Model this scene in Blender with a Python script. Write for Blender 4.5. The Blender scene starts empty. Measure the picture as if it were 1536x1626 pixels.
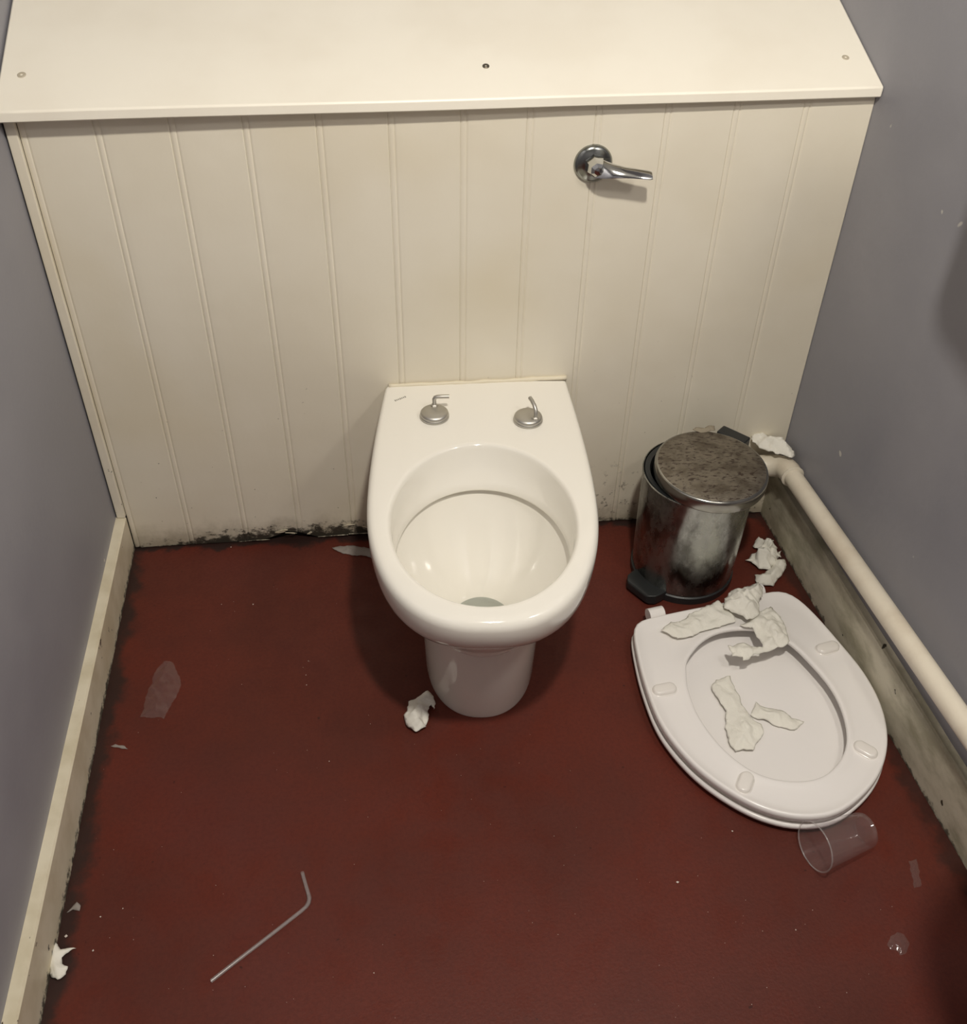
import bpy, bmesh, math, random
from mathutils import Vector, Matrix, noise
from mathutils.geometry import delaunay_2d_cdt

SC = bpy.context.scene
C = SC.collection

# ------------------------------------------------------------------ camera
IMG_W, IMG_H = 1536, 1626
F_PX, CY_PX = 1579.35, 755.45
CAM = Vector((0.53238, -1.54545, 1.41658))
PITCH, YAW, ROLL = 0.685218, 0.117185, 0.022042
FWD = Vector((math.sin(YAW) * math.cos(PITCH), math.cos(YAW) * math.cos(PITCH), -math.sin(PITCH)))
_r = FWD.cross(Vector((0, 0, 1))).normalized()
_u = _r.cross(FWD)
RIGHT = _r * math.cos(ROLL) + _u * math.sin(ROLL)
UP = _u * math.cos(ROLL) - _r * math.sin(ROLL)
cd = bpy.data.cameras.new('camera')
cam = bpy.data.objects.new('camera', cd)
C.objects.link(cam)
cd.sensor_fit = 'HORIZONTAL'
cd.sensor_width = 36.0
cd.lens = F_PX / IMG_W * 36.0
cd.shift_y = (CY_PX - IMG_H / 2) / IMG_W
cd.clip_start = 0.02
M3 = Matrix((RIGHT, UP, -FWD)).transposed()
cam.matrix_world = Matrix.Translation(CAM) @ M3.to_4x4()
SC.camera = cam

# ------------------------------------------------------------------ light
SC.view_settings.view_transform = 'Standard'
SC.view_settings.look = 'None'
SC.view_settings.gamma = 1.0
SC.view_settings.use_curve_mapping = False
SC.view_settings.exposure = 0.0
w = bpy.data.worlds.new('world')
SC.world = w
w.use_nodes = True
w.node_tree.nodes['Background'].inputs[0].default_value = (0.9, 0.9, 1.0, 1)
w.node_tree.nodes['Background'].inputs[1].default_value = 0.05


def lamp(name, kind, loc, power, col, size):
    d = bpy.data.lights.new(name, kind)
    d.energy = power
    d.color = col
    if kind in ('POINT', 'SPOT'):
        d.shadow_soft_size = size
    else:
        d.shape = 'DISK'
        d.size = size
    o = bpy.data.objects.new(name, d)
    o.location = loc
    C.objects.link(o)
    return o


lo = lamp('ceiling_downlight', 'SPOT', (0.76, -1.26, 2.20), 92, (1.0, 0.945, 0.845), 0.05)
lo.data.spot_size = math.radians(150)
lo.data.spot_blend = 0.25
lamp('mirror_light', 'POINT', (1.33, -0.97, 1.56), 10, (1.0, 0.94, 0.86), 0.06)   # strip light over the basin, right wall


# ------------------------------------------------------------------ helpers
def px(p, ax, v):
    """world point where the ray through photo pixel p meets the plane axis ax = v"""
    d = FWD * F_PX + RIGHT * (p[0] - IMG_W / 2) - UP * (p[1] - CY_PX)
    t = (v - CAM[ax]) / d[ax]
    return CAM + d * t


def lin(r, g, b):
    f = lambda c: (c / 255 / 12.92) if c / 255 <= 0.04045 else ((c / 255 + 0.055) / 1.055) ** 2.4
    return (f(r), f(g), f(b), 1)


def tag(o, label=None, cat=None, group=None, kind=None):
    if label: o['label'] = label
    if cat: o['category'] = cat
    if group: o['group'] = group
    if kind: o['kind'] = kind
    return o


def empty(name, loc=(0, 0, 0), rz=0.0):
    o = bpy.data.objects.new(name, None)
    o.empty_display_size = 0.05
    o.location = loc
    o.rotation_euler = (0, 0, rz)
    C.objects.link(o)
    return o


def obj(name, verts, faces, mat, parent=None, smooth=False, world=True):
    """one mesh object; vertices are given in world space and moved into the parent's frame"""
    me = bpy.data.meshes.new(name)
    vs = [Vector(v) for v in verts]
    if parent is not None and world:
        inv = (Matrix.Translation(parent.location) @ parent.rotation_euler.to_matrix().to_4x4()).inverted()
        vs = [inv @ v for v in vs]
    me.from_pydata([tuple(v) for v in vs], [], faces)
    bm = bmesh.new()
    bm.from_mesh(me)
    bmesh.ops.recalc_face_normals(bm, faces=bm.faces)
    bm.to_mesh(me)
    bm.free()
    if mat: me.materials.append(mat)
    o = bpy.data.objects.new(name, me)
    C.objects.link(o)
    if parent is not None: o.parent = parent
    if smooth:
        for p in me.polygons: p.use_smooth = True
        if smooth != 'all':
            sharpen(me, math.radians(smooth if smooth is not True else 40))
    me.update()
    return o


def sharpen(me, ang):
    bm = bmesh.new()
    bm.from_mesh(me)
    for e in bm.edges:
        if len(e.link_faces) == 2 and e.calc_face_angle(0) > ang:
            e.smooth = False
    bm.to_mesh(me)
    bm.free()


def box(c, s, rz=0.0, rx=0.0):
    m = Matrix.Translation(c) @ Matrix.Rotation(rz, 4, 'Z') @ Matrix.Rotation(rx, 4, 'X')
    v = [m @ Vector((x * s[0] / 2, y * s[1] / 2, z * s[2] / 2)) for x in (-1, 1) for y in (-1, 1) for z in (-1, 1)]
    f = [(0, 1, 3, 2), (4, 6, 7, 5), (0, 4, 5, 1), (2, 3, 7, 6), (0, 2, 6, 4), (1, 5, 7, 3)]
    return v, f


def bevel(o, width, seg=2):
    m = o.modifiers.new('bevel', 'BEVEL')
    m.width = width
    m.segments = seg
    m.limit_method = 'ANGLE'
    for p in o.data.polygons: p.use_smooth = True
    sharpen_mod = o.modifiers.new('wn', 'WEIGHTED_NORMAL')
    return o


def prism(poly, z0, z1):
    n = len(poly)
    v = [(p[0], p[1], z0) for p in poly] + [(p[0], p[1], z1) for p in poly]
    f = [tuple(range(n))[::-1], tuple(range(n, 2 * n))]
    f += [(i, (i + 1) % n, n + (i + 1) % n, n + i) for i in range(n)]
    return v, f


def loft(loops, cap0=True, cap1=True, closed_v=False):
    n = len(loops[0])
    v = [p for L in loops for p in L]
    f = []
    m = len(loops)
    for k in range(m if closed_v else m - 1):
        a, b = k * n, ((k + 1) % m) * n
        for i in range(n):
            j = (i + 1) % n
            f.append((a + i, a + j, b + j, b + i))
    if not closed_v:
        if cap0: f.append(tuple(range(n))[::-1])
        if cap1: f.append(tuple(range((m - 1) * n, m * n)))
    return v, f


def lathe(prof, c, n=64, cap0=False, cap1=False, mat4=None):
    loops = []
    for r, z in prof:
        L = [Vector((r * math.cos(2 * math.pi * i / n), r * math.sin(2 * math.pi * i / n), z)) for i in range(n)]
        if mat4: L = [mat4 @ p for p in L]
        loops.append([p + Vector(c) for p in L])
    return loft(loops, cap0, cap1)


def tube(path, r, n=20, cap=True):
    path = [Vector(p) for p in path]
    rs = r if isinstance(r, (list, tuple)) else [r] * len(path)
    loops = []
    prev = None
    for i, p in enumerate(path):
        t = (path[min(i + 1, len(path) - 1)] - path[max(i - 1, 0)]).normalized()
        if prev is None:
            a = t.orthogonal().normalized()
        else:
            a = (prev - t * prev.dot(t)).normalized()
        prev = a
        b = t.cross(a)
        loops.append([p + (a * math.cos(2 * math.pi * k / n) + b * math.sin(2 * math.pi * k / n)) * rs[i] for k in range(n)])
    return loft(loops, cap, cap)


def join(*parts):
    v, f = [], []
    for pv, pf in parts:
        o = len(v)
        v += list(pv)
        f += [tuple(i + o for i in q) for q in pf]
    return v, f


# ------------------------------------------------------------------ materials
def mat(name, base, rough=0.5, metal=0.0, spec=0.5, coat=0.0):
    m = bpy.data.materials.new(name)
    m.use_nodes = True
    b = m.node_tree.nodes['Principled BSDF']
    b.inputs['Base Color'].default_value = base
    b.inputs['Roughness'].default_value = rough
    b.inputs['Metallic'].default_value = metal
    b.inputs['Specular IOR Level'].default_value = spec
    b.inputs['Coat Weight'].default_value = coat
    return m


class N:
    """small node-graph writer; coordinates are world positions in metres"""
    def __init__(self, m):
        self.m = m
        self.t = m.node_tree
        self.b = self.t.nodes['Principled BSDF']
        g = self.new('ShaderNodeNewGeometry')
        self.pos = g.outputs['Position']

    def new(self, k, **kw):
        n = self.t.nodes.new(k)
        for a, v in kw.items(): setattr(n, a, v)
        return n

    def put(self, sock, v):
        if hasattr(v, 'is_output'): self.t.links.new(v, sock)
        else: sock.default_value = v

    def noise(self, scale, detail=4.0, rough=0.55, stretch=None, off=None):
        n = self.new('ShaderNodeTexNoise')
        n.inputs['Scale'].default_value = scale
        n.inputs['Detail'].default_value = detail
        n.inputs['Roughness'].default_value = rough
        v = self.pos
        if stretch or off:
            mp = self.new('ShaderNodeMapping')
            if stretch: mp.inputs['Scale'].default_value = stretch
            if off: mp.inputs['Location'].default_value = off
            self.t.links.new(v, mp.inputs['Vector'])
            v = mp.outputs['Vector']
        self.t.links.new(v, n.inputs['Vector'])
        return n.outputs['Fac']

    def voronoi(self, scale, stretch=None):
        n = self.new('ShaderNodeTexVoronoi')
        n.inputs['Scale'].default_value = scale
        v = self.pos
        if stretch:
            mp = self.new('ShaderNodeMapping')
            mp.inputs['Scale'].default_value = stretch
            self.t.links.new(v, mp.inputs['Vector'])
            v = mp.outputs['Vector']
        self.t.links.new(v, n.inputs['Vector'])
        return n

    def ramp(self, v, a, b, lo=0.0, hi=1.0):
        n = self.new('ShaderNodeMapRange')
        n.interpolation_type = 'SMOOTHSTEP'
        self.put(n.inputs['Value'], v)
        n.inputs['From Min'].default_value = a
        n.inputs['From Max'].default_value = b
        n.inputs['To Min'].default_value = lo
        n.inputs['To Max'].default_value = hi
        return n.outputs['Result']

    def math(self, op, a, b=0.0):
        n = self.new('ShaderNodeMath', operation=op)
        self.put(n.inputs[0], a)
        self.put(n.inputs[1], b)
        return n.outputs[0]

    def xyz(self):
        n = self.new('ShaderNodeSeparateXYZ')
        self.t.links.new(self.pos, n.inputs[0])
        return n.outputs

    def mix(self, f, a, b):
        n = self.new('ShaderNodeMix', data_type='RGBA')
        self.put(n.inputs['Factor'], f)
        self.put(n.inputs['A'], a)
        self.put(n.inputs['B'], b)
        return n.outputs['Result']

    def base(self, v): self.put(self.b.inputs['Base Color'], v)
    def rough(self, v): self.put(self.b.inputs['Roughness'], v)

    def bump(self, h, strength, dist):
        n = self.new('ShaderNodeBump')
        n.inputs['Strength'].default_value = strength
        n.inputs['Distance'].default_value = dist
        self.put(n.inputs['Height'], h)
        self.t.links.new(n.outputs['Normal'], self.b.inputs['Normal'])


# wall lines (x of the plaster at depth y), the side walls run a little askew
def XL(y): return -0.020 + 0.030 * (-y)
def XR(y): return 1.336 + 0.065 * (-y)


# grey painted plaster
M_WALL = mat('grey_wall_paint', lin(150, 150, 157), 0.5)
g = N(M_WALL)
n1 = g.noise(3.0, 3)
n2 = g.noise(55, 2)
chip = g.ramp(g.noise(24, 1.0, off=(3.1, 7.7, 1.3)), 0.785, 0.80)
c = g.mix(g.ramp(n1, 0.3, 0.7), lin(143, 143, 151), lin(155, 154, 160))
g.base(g.mix(chip, c, lin(200, 198, 192)))
g.rough(g.ramp(n1, 0.3, 0.7, 0.42, 0.58))
g.bump(g.noise(70, 3), 0.25, 0.002)

# cream gloss on the tongue and groove boards, mould and rot along the foot
M_BOARD = mat('cream_board_paint', lin(222, 213, 194), 0.38)
g = N(M_BOARD)
x, y, z = g.xyz()
cream = g.mix(g.ramp(g.noise(4.0, 3), 0.3, 0.75), lin(228, 220, 201), lin(234, 227, 210))
zn = g.math('ADD', z, g.math('MULTIPLY', g.math('SUBTRACT', g.noise(22, 5, 0.65), 0.5), -0.10))
grime = g.ramp(zn, 0.075, -0.005)
cream = g.mix(g.math('MULTIPLY', grime, 0.6), cream, lin(120, 108, 84))
yel = g.math('MULTIPLY', g.ramp(g.noise(2.2, 2, off=(5, 1, 2)), 0.5, 0.75), 0.35)
cream = g.mix(yel, cream, lin(214, 198, 160))
# black mould, strongest by the left of the pan
xw = g.math('MULTIPLY', g.ramp(x, 0.0, 0.26), g.ramp(x, 0.62, 0.45))
zm = g.math('SUBTRACT', z, g.math('MULTIPLY', xw, 0.030))
zm = g.math('ADD', zm, g.math('MULTIPLY', g.math('SUBTRACT', g.noise(42, 7, 0.75, stretch=(1, 1, 1.5)), 0.5), 0.15))
mould = g.ramp(zm, 0.010, -0.012)
cream = g.mix(g.math('MULTIPLY', mould, 0.93), cream, lin(27, 24, 18))
speck = g.ramp(g.noise(95, 2, off=(1, 2, 3)), 0.725, 0.745)
speck = g.math('MULTIPLY', speck, g.ramp(z, 0.5, 0.02))
cream = g.mix(speck, cream, lin(70, 56, 42))
# damp stains by the bin side
dm = g.math('MULTIPLY', g.ramp(g.noise(48, 4, 0.7, off=(9, 4, 2)), 0.575, 0.64), g.math('MULTIPLY', g.ramp(z, 0.20, 0.05), g.ramp(x, 0.9, 1.0)))
cream = g.mix(g.math('MULTIPLY', dm, 0.8), cream, lin(78, 70, 58))
g.base(cream)
g.rough(g.ramp(g.noise(9, 3), 0.3, 0.7, 0.30, 0.46))
g.bump(g.noise(26, 3, 0.5), 0.18, 0.004)

M_LID = mat('white_boxing_paint', lin(238, 231, 214), 0.36)
g = N(M_LID)
g.base(g.mix(g.ramp(g.noise(5, 3), 0.35, 0.7), lin(250, 244, 229), lin(245, 238, 222)))
g.bump(g.noise(18, 3), 0.12, 0.004)

# skirting, cream with black chips along the arris and the foot
M_SKIRT = mat('chipped_skirting_paint', lin(226, 216, 192), 0.42)
g = N(M_SKIRT)
x, y, z = g.xyz()
c = g.mix(g.ramp(g.noise(12, 4), 0.35, 0.7), lin(228, 219, 196), lin(208, 197, 170))
foot = g.ramp(g.math('ADD', z, g.math('MULTIPLY', g.math('SUBTRACT', g.noise(70, 5, 0.7), 0.5), 0.07)), 0.012, 0.0)
c = g.mix(g.math('MULTIPLY', foot, 0.9), c, lin(38, 32, 26))
ch = g.ramp(g.noise(60, 3, 0.6, stretch=(1, 0.6, 1)), 0.70, 0.715)
c = g.mix(ch, c, lin(60, 50, 38))
g.base(c)
g.bump(g.noise(60, 3), 0.25, 0.002)

M_SKIRT2 = mat('dirty_skirting_paint', lin(196, 189, 168), 0.5)
g = N(M_SKIRT2)
x, y, z = g.xyz()
c = g.mix(g.ramp(g.noise(14, 5, 0.65, stretch=(1, 0.5, 1)), 0.38, 0.68), lin(205, 198, 178), lin(158, 152, 130))
foot = g.ramp(g.math('ADD', z, g.math('MULTIPLY', g.math('SUBTRACT', g.noise(60, 5, 0.7), 0.5), 0.05)), 0.008, 0.0)
c = g.mix(g.math('MULTIPLY', foot, 0.85), c, lin(50, 44, 36))
ch = g.ramp(g.noise(40, 2, 0.5, off=(2, 2, 2)), 0.735, 0.75)
c = g.mix(ch, c, lin(62, 55, 40))
g.base(c)
g.bump(g.noise(60, 3), 0.25, 0.002)

# red painted floor, worn, with black dirt trodden into the edges
M_FLOOR = mat('red_floor_paint', lin(98, 42, 32), 0.5, spec=0.3)
g = N(M_FLOOR)
x, y, z = g.xyz()
c = g.mix(g.ramp(g.noise(5, 4, 0.6), 0.32, 0.7), lin(99, 42, 30), lin(88, 40, 30))
c = g.mix(g.ramp(g.noise(2.2, 3, off=(4, 4, 0)), 0.52, 0.75, 0, 0.4), c, lin(96, 46, 41))
c = g.mix(g.ramp(g.noise(160, 4, 0.7), 0.35, 0.75, 0, 0.4), c, lin(68, 29, 23))
c = g.mix(g.ramp(g.noise(75, 1, off=(1, 5, 0)), 0.76, 0.80, 0, 0.6), c, lin(40, 20, 17))
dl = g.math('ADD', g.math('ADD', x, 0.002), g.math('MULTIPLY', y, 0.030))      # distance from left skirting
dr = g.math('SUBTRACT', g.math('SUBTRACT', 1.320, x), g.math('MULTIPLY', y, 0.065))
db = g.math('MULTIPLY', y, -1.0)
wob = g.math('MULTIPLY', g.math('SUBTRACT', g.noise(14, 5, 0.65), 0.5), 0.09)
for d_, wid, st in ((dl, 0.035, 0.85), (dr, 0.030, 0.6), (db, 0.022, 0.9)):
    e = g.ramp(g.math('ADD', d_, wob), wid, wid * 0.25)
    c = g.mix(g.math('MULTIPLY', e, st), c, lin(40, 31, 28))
g.base(c)
g.rough(g.ramp(g.noise(20, 4), 0.3, 0.7, 0.40, 0.58))
g.bump(g.noise(220, 3, 0.6), 0.25, 0.0015)

M_CEIL = mat('white_ceiling_paint', lin(225, 222, 214), 0.7)
M_DARK = mat('rotten_gap', lin(22, 20, 17), 0.9)

# glazed china
M_CHINA = mat('white_china', lin(243, 239, 229), 0.10, spec=0.5)
M_CHINA.node_tree.nodes['Principled BSDF'].inputs['Coat Weight'].default_value = 0.3
M_CHINA.node_tree.nodes['Principled BSDF'].inputs['Coat Roughness'].default_value = 0.05
M_CAULK = mat('yellowed_sealant', lin(230, 220, 196), 0.5)
M_MARK = mat('grey_print', lin(150, 146, 138), 0.5)
M_STEEL = mat('dull_hinge_metal', lin(196, 193, 186), 0.46, 1.0)
M_CHROME = mat('chrome', lin(205, 206, 204), 0.12, 1.0)
M_ROSE = mat('tarnished_chrome', lin(150, 152, 148), 0.2, 1.0)
M_SEAT = mat('white_seat_plastic', lin(242, 238, 235), 0.22)
M_BUFF = mat('clear_rubber', lin(238, 233, 227), 0.2)
M_PIPE = mat('painted_pipe', lin(228, 219, 200), 0.38)
g = N(M_PIPE)
g.base(g.mix(g.ramp(g.noise(14, 4), 0.4, 0.75), lin(230, 221, 203), lin(214, 202, 182)))
g.bump(g.noise(70, 3), 0.2, 0.002)
M_BLACK = mat('black_plastic', lin(38, 40, 41), 0.38)

# brushed bin steel with smears
M_BIN = mat('smeared_bin_steel', lin(150, 150, 146), 0.25, 1.0)
g = N(M_BIN)
sm = g.ramp(g.noise(18, 5, 0.65, stretch=(1, 1, 0.6)), 0.38, 0.66)
g.base(g.mix(sm, lin(176, 178, 174), lin(120, 120, 116)))
g.rough(g.ramp(g.noise(30, 5, 0.7, stretch=(1, 1, 0.5)), 0.3, 0.7, 0.16, 0.42))
M_BIN2 = mat('bin_lid_steel', lin(165, 164, 158), 0.24, 1.0)
# top of the lid: pitted and rust specked
M_LIDTOP = mat('rust_specked_lid', lin(140, 132, 118), 0.35, 0.85)
g = N(M_LIDTOP)
v = g.noise(150, 4, 0.65, stretch=(0.55, 1.25, 1))
sp = g.ramp(v, 0.53, 0.62)
c = g.mix(g.ramp(g.noise(40, 4), 0.35, 0.7), lin(140, 132, 119), lin(108, 99, 87))
c = g.mix(sp, c, lin(58, 44, 34))
g.base(c)
g.put(g.b.inputs['Metallic'], g.ramp(sp, 0.0, 1.0, 0.75, 0.1))
g.rough(g.ramp(v, 0.3, 0.6, 0.28, 0.6))
g.bump(v, 0.35, 0.002)


def paper(name, col, trans=0.25, alpha=1.0):
    m = mat(name, col, 0.85, spec=0.15)
    t = m.node_tree
    b = t.nodes['Principled BSDF']
    out = t.nodes['Material Output']
    tr = t.nodes.new('ShaderNodeBsdfTranslucent')
    tr.inputs['Color'].default_value = col
    mx = t.nodes.new('ShaderNodeMixShader')
    mx.inputs[0].default_value = trans
    t.links.new(b.outputs[0], mx.inputs[1])
    t.links.new(tr.outputs[0], mx.inputs[2])
    s = mx.outputs[0]
    if alpha < 1:
        tp = t.nodes.new('ShaderNodeBsdfTransparent')
        m2 = t.nodes.new('ShaderNodeMixShader')
        m2.inputs[0].default_value = alpha
        t.links.new(tp.outputs[0], m2.inputs[1])
        t.links.new(s, m2.inputs[2])
        s = m2.outputs[0]
    t.links.new(s, out.inputs['Surface'])
    g = N(m)
    nz = g.noise(180, 4, 0.6)
    g.bump(nz, 0.5, 0.003)
    return m


M_TISSUE = paper('white_tissue', lin(251, 248, 238), 0.15)
M_WET = paper('grey_wet_tissue', lin(190, 182, 176), 0.2, 0.6)


def film(name, tint, gloss, milk, rough=0.08):
    """thin clear plastic: see-through with a sheen and a little milkiness"""
    m = bpy.data.materials.new(name)
    m.use_nodes = True
    t = m.node_tree
    t.nodes.remove(t.nodes['Principled BSDF'])
    out = t.nodes['Material Output']
    tp = t.nodes.new('ShaderNodeBsdfTransparent')
    tp.inputs[0].default_value = tint
    df = t.nodes.new('ShaderNodeBsdfDiffuse')
    df.inputs[0].default_value = lin(225, 220, 218)
    gl = t.nodes.new('ShaderNodeBsdfGlossy')
    gl.inputs['Roughness'].default_value = rough
    fr = t.nodes.new('ShaderNodeLayerWeight')
    fr.inputs[0].default_value = 0.5
    pw_ = t.nodes.new('ShaderNodeMath')
    pw_.operation = 'POWER'
    pw_.inputs[1].default_value = 3.0
    t.links.new(fr.outputs['Facing'], pw_.inputs[0])
    ml = t.nodes.new('ShaderNodeMath')
    ml.operation = 'MULTIPLY_ADD'
    ml.inputs[1].default_value = gloss
    ml.inputs[2].default_value = 0.03
    t.links.new(pw_.outputs[0], ml.inputs[0])
    a = t.nodes.new('ShaderNodeMixShader')
    a.inputs[0].default_value = milk
    b = t.nodes.new('ShaderNodeMixShader')
    t.links.new(tp.outputs[0], a.inputs[1])
    t.links.new(df.outputs[0], a.inputs[2])
    t.links.new(ml.outputs[0], b.inputs[0])
    t.links.new(a.outputs[0], b.inputs[1])
    t.links.new(gl.outputs[0], b.inputs[2])
    t.links.new(b.outputs[0], out.inputs['Surface'])
    return m


M_CUP = film('clear_cup_plastic', (0.98, 0.97, 0.98, 1), 0.3, 0.055)
M_STRAW = film('clear_straw_plastic', (0.96, 0.95, 0.95, 1), 0.5, 0.17, 0.18)
M_FILM = film('clear_wrapper_film', (0.97, 0.96, 0.96, 1), 0.45, 0.055, 0.12)
M_WATER = film('bowl_water', (0.86, 0.88, 0.875, 1), 0.5, 0.05, 0.0)

# ------------------------------------------------------------------ the room
Y_REAR, Y_FRONT, Z_CEIL = 0.46, -2.75, 2.52
v, f = prism([(XL(Y_FRONT) - .1, Y_FRONT - .1), (XR(Y_FRONT) + .1, Y_FRONT - .1), (XR(Y_REAR) + .1, Y_REAR + .1), (XL(Y_REAR) - .1, Y_REAR + .1)], -0.05, 0.0)
tag(obj('floor', v, f, M_FLOOR), kind='structure')
v, f = prism([(XL(Y_FRONT) - .1, Y_FRONT - .1), (XR(Y_FRONT) + .1, Y_FRONT - .1), (XR(Y_REAR) + .1, Y_REAR + .1), (XL(Y_REAR) - .1, Y_REAR + .1)], Z_CEIL, Z_CEIL + .05)
tag(obj('ceiling', v, f, M_CEIL), kind='structure')
v, f = prism([(XL(Y_FRONT), Y_FRONT), (XL(Y_REAR), Y_REAR), (XL(Y_REAR) - .1, Y_REAR), (XL(Y_FRONT) - .1, Y_FRONT)], 0, Z_CEIL)
tag(obj('wall_left', v, f, M_WALL), kind='structure')
v, f = prism([(XR(Y_FRONT), Y_FRONT), (XR(Y_FRONT) + .1, Y_FRONT), (XR(Y_REAR) + .1, Y_REAR), (XR(Y_REAR), Y_REAR)], 0, Z_CEIL)
tag(obj('wall_right', v, f, M_WALL), kind='structure')
v, f = prism([(XL(Y_FRONT), Y_FRONT), (XL(Y_FRONT), Y_FRONT - .1), (XR(Y_FRONT), Y_FRONT - .1), (XR(Y_FRONT), Y_FRONT)], 0, Z_CEIL)
tag(obj('wall_front', v, f, M_WALL), kind='structure')
v, f = prism([(XL(Y_REAR), Y_REAR), (XR(Y_REAR), Y_REAR), (XR(Y_REAR), Y_REAR + .1), (XL(Y_REAR), Y_REAR + .1)], 0, Z_CEIL)
tag(obj('wall_rear', v, f, M_WALL), kind='structure')

# boxing front: a dark batten frame behind, boards in front
XP0, XP1, PANEL_TOP = -0.018, 1.336, 0.898
v, f = box(((XP0 + XP1) / 2, 0.024, 0.43), (XP1 - XP0 - .002, 0.02, 0.86))
wb = tag(obj('wall_back', v, f, M_DARK), kind='structure')
GR = [0.0, 0.110, 0.221, 0.331, 0.442, 0.553, 0.666, 0.771, 0.880, 0.992, 1.104, 1.219, 1.3355]
random.seed(7)


def plank(x0, x1, seed):
    """one tongue-and-groove board: vee, bead, vee, then the flat; foot frayed by rot"""
    prof = [(x0 + .0001, .012), (x0 + .0001, .0016), (x0 + .0022, .0004), (x0 + .0040, .0000), (x0 + .0062, .0000), (x0 + .0080, .0004), (x0 + .0094, .0015),
            (x0 + .0112, .0003), (x0 + .0135, 0.0)]
    nflat = 10
    for i in range(1, nflat + 1):
        prof.append((x0 + .0135 + (x1 - .0016 - x0 - .0135) * i / nflat, 0.0))
    prof += [(x1 - .0001, .0014), (x1 - .0001, .012)]
    rows = [0, .006, .013, .022, .035, .06, .10, .2, .35, .5, .65, .8, PANEL_TOP]
    n = len(prof)
    v, f = [], []
    for k, z in enumerate(rows):
        for (x, y) in prof:
            zz, yy = z, y
            rot = max(0.0, 1 - abs(x - 0.315) / 0.06)
            rot2 = max(0.0, 1 - abs(x - 0.45) / 0.10)
            fr = 0.5 + 0.5 * noise.noise((x * 90, seed * 3.1, 0))
            foot = .001 + .004 * fr + rot * .023 + rot2 * .005 * fr
            if k == 0: zz = foot
            elif z < .07: zz = max(z, foot + .003 * k)
            if 0 < z < .05:
                yy -= .0030 * max(0, noise.noise((x * 60, z * 130, 3.3))) * (0.3 + rot + rot2) * (1 if y < .008 else 0)
            yy += .0012 * noise.noise((x * 4, z * 3, 5.0)) if y < .008 else 0
            v.append((x, yy, zz))
    for k in range(len(rows) - 1):
        for i in range(n - 1):
            a = k * n + i
            f.append((a, a + 1, a + n + 1, a + n))
    return v, f


for i in range(12):
    v, f = plank(GR[i], GR[i + 1], i)
    obj('plank', v, f, M_BOARD, wb, smooth=28)
# loose flakes of paint lifting off the rotten foot of the boards
for (xa, za, wa, ha, an) in ((.298, .027, .026, .006, .3), (.318, .021, .020, .004, -.15), (.432, .033, .026, .0035, .12), (.400, .0065, .060, .0022, 0.02), (.462, .0085, .055, .0024, -.02), (.245, .006, .055, .0018, .02), (.355, .018, .012, .005, .6), (.47, .026, .014, .004, -.5)):
    pts = []
    for k in range(14):
        t = 2 * math.pi * k / 14
        rr = 1 + .75 * noise.noise((xa * 40, k * 1.7, 1))
        pts.append((xa + (math.cos(t) * math.cos(an) * wa / 2 - math.sin(t) * math.sin(an) * ha / 2) * rr, za + (math.cos(t) * math.sin(an) * wa / 2 + math.sin(t) * math.cos(an) * ha / 2) * rr))
    v = [(p[0], -.0024 - .0025 * max(0, (p[1] - za) / ha), p[1]) for p in pts] + [(p[0], -.002, p[1]) for p in pts]
    n = len(pts)
    f = [tuple(range(n)), tuple(range(n, 2 * n))[::-1]] + [(k, (k + 1) % n, n + (k + 1) % n, n + k) for k in range(n)]
    obj('paint_flake', v, f, M_SKIRT, wb)

# corner batten at the left end of the boards
v, f = box((-.009, -.001, (.089 + PANEL_TOP) / 2), (.0165, .010, PANEL_TOP - .089))
tag(bevel(obj('trim_1', v, f, M_BOARD), .002), kind='structure')

# skirtings, with a slightly waved arris
def skirting(name, fx, thick, sign, h, m, y0, y1):
    v, f = [], []
    ny = 60
    for k in range(ny + 1):
        y = y0 + (y1 - y0) * k / ny
        xw = fx(y)
        wv = .0012 * noise.noise((y * 9, 1.7, 0)) + .0007 * noise.noise((y * 40, 4.7, 0))
        ring = [(xw, 0), (xw, h + wv), (xw + sign * (thick - .003), h + wv), (xw + sign * (thick + wv * .6), h - .003 + wv), (xw + sign * thick, .0)]
        v += [(a, y, b) for a, b in ring]
    for k in range(ny):
        for i in range(5):
            a, b = k * 5 + i, k * 5 + (i + 1) % 5
            f.append((a, b, b + 5, a + 5))
    f += [(0, 1, 2, 3, 4), tuple(ny * 5 + i for i in (4, 3, 2, 1, 0))]
    tag(obj(name, v, f, m, smooth=30), kind='structure')


skirting('baseboard_left', XL, .019, 1, .088, M_SKIRT, -.001, Y_FRONT + .002)
skirting('baseboard_right', XR, .016, -1, .120, M_SKIRT2, -.001, Y_FRONT + .002)

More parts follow.
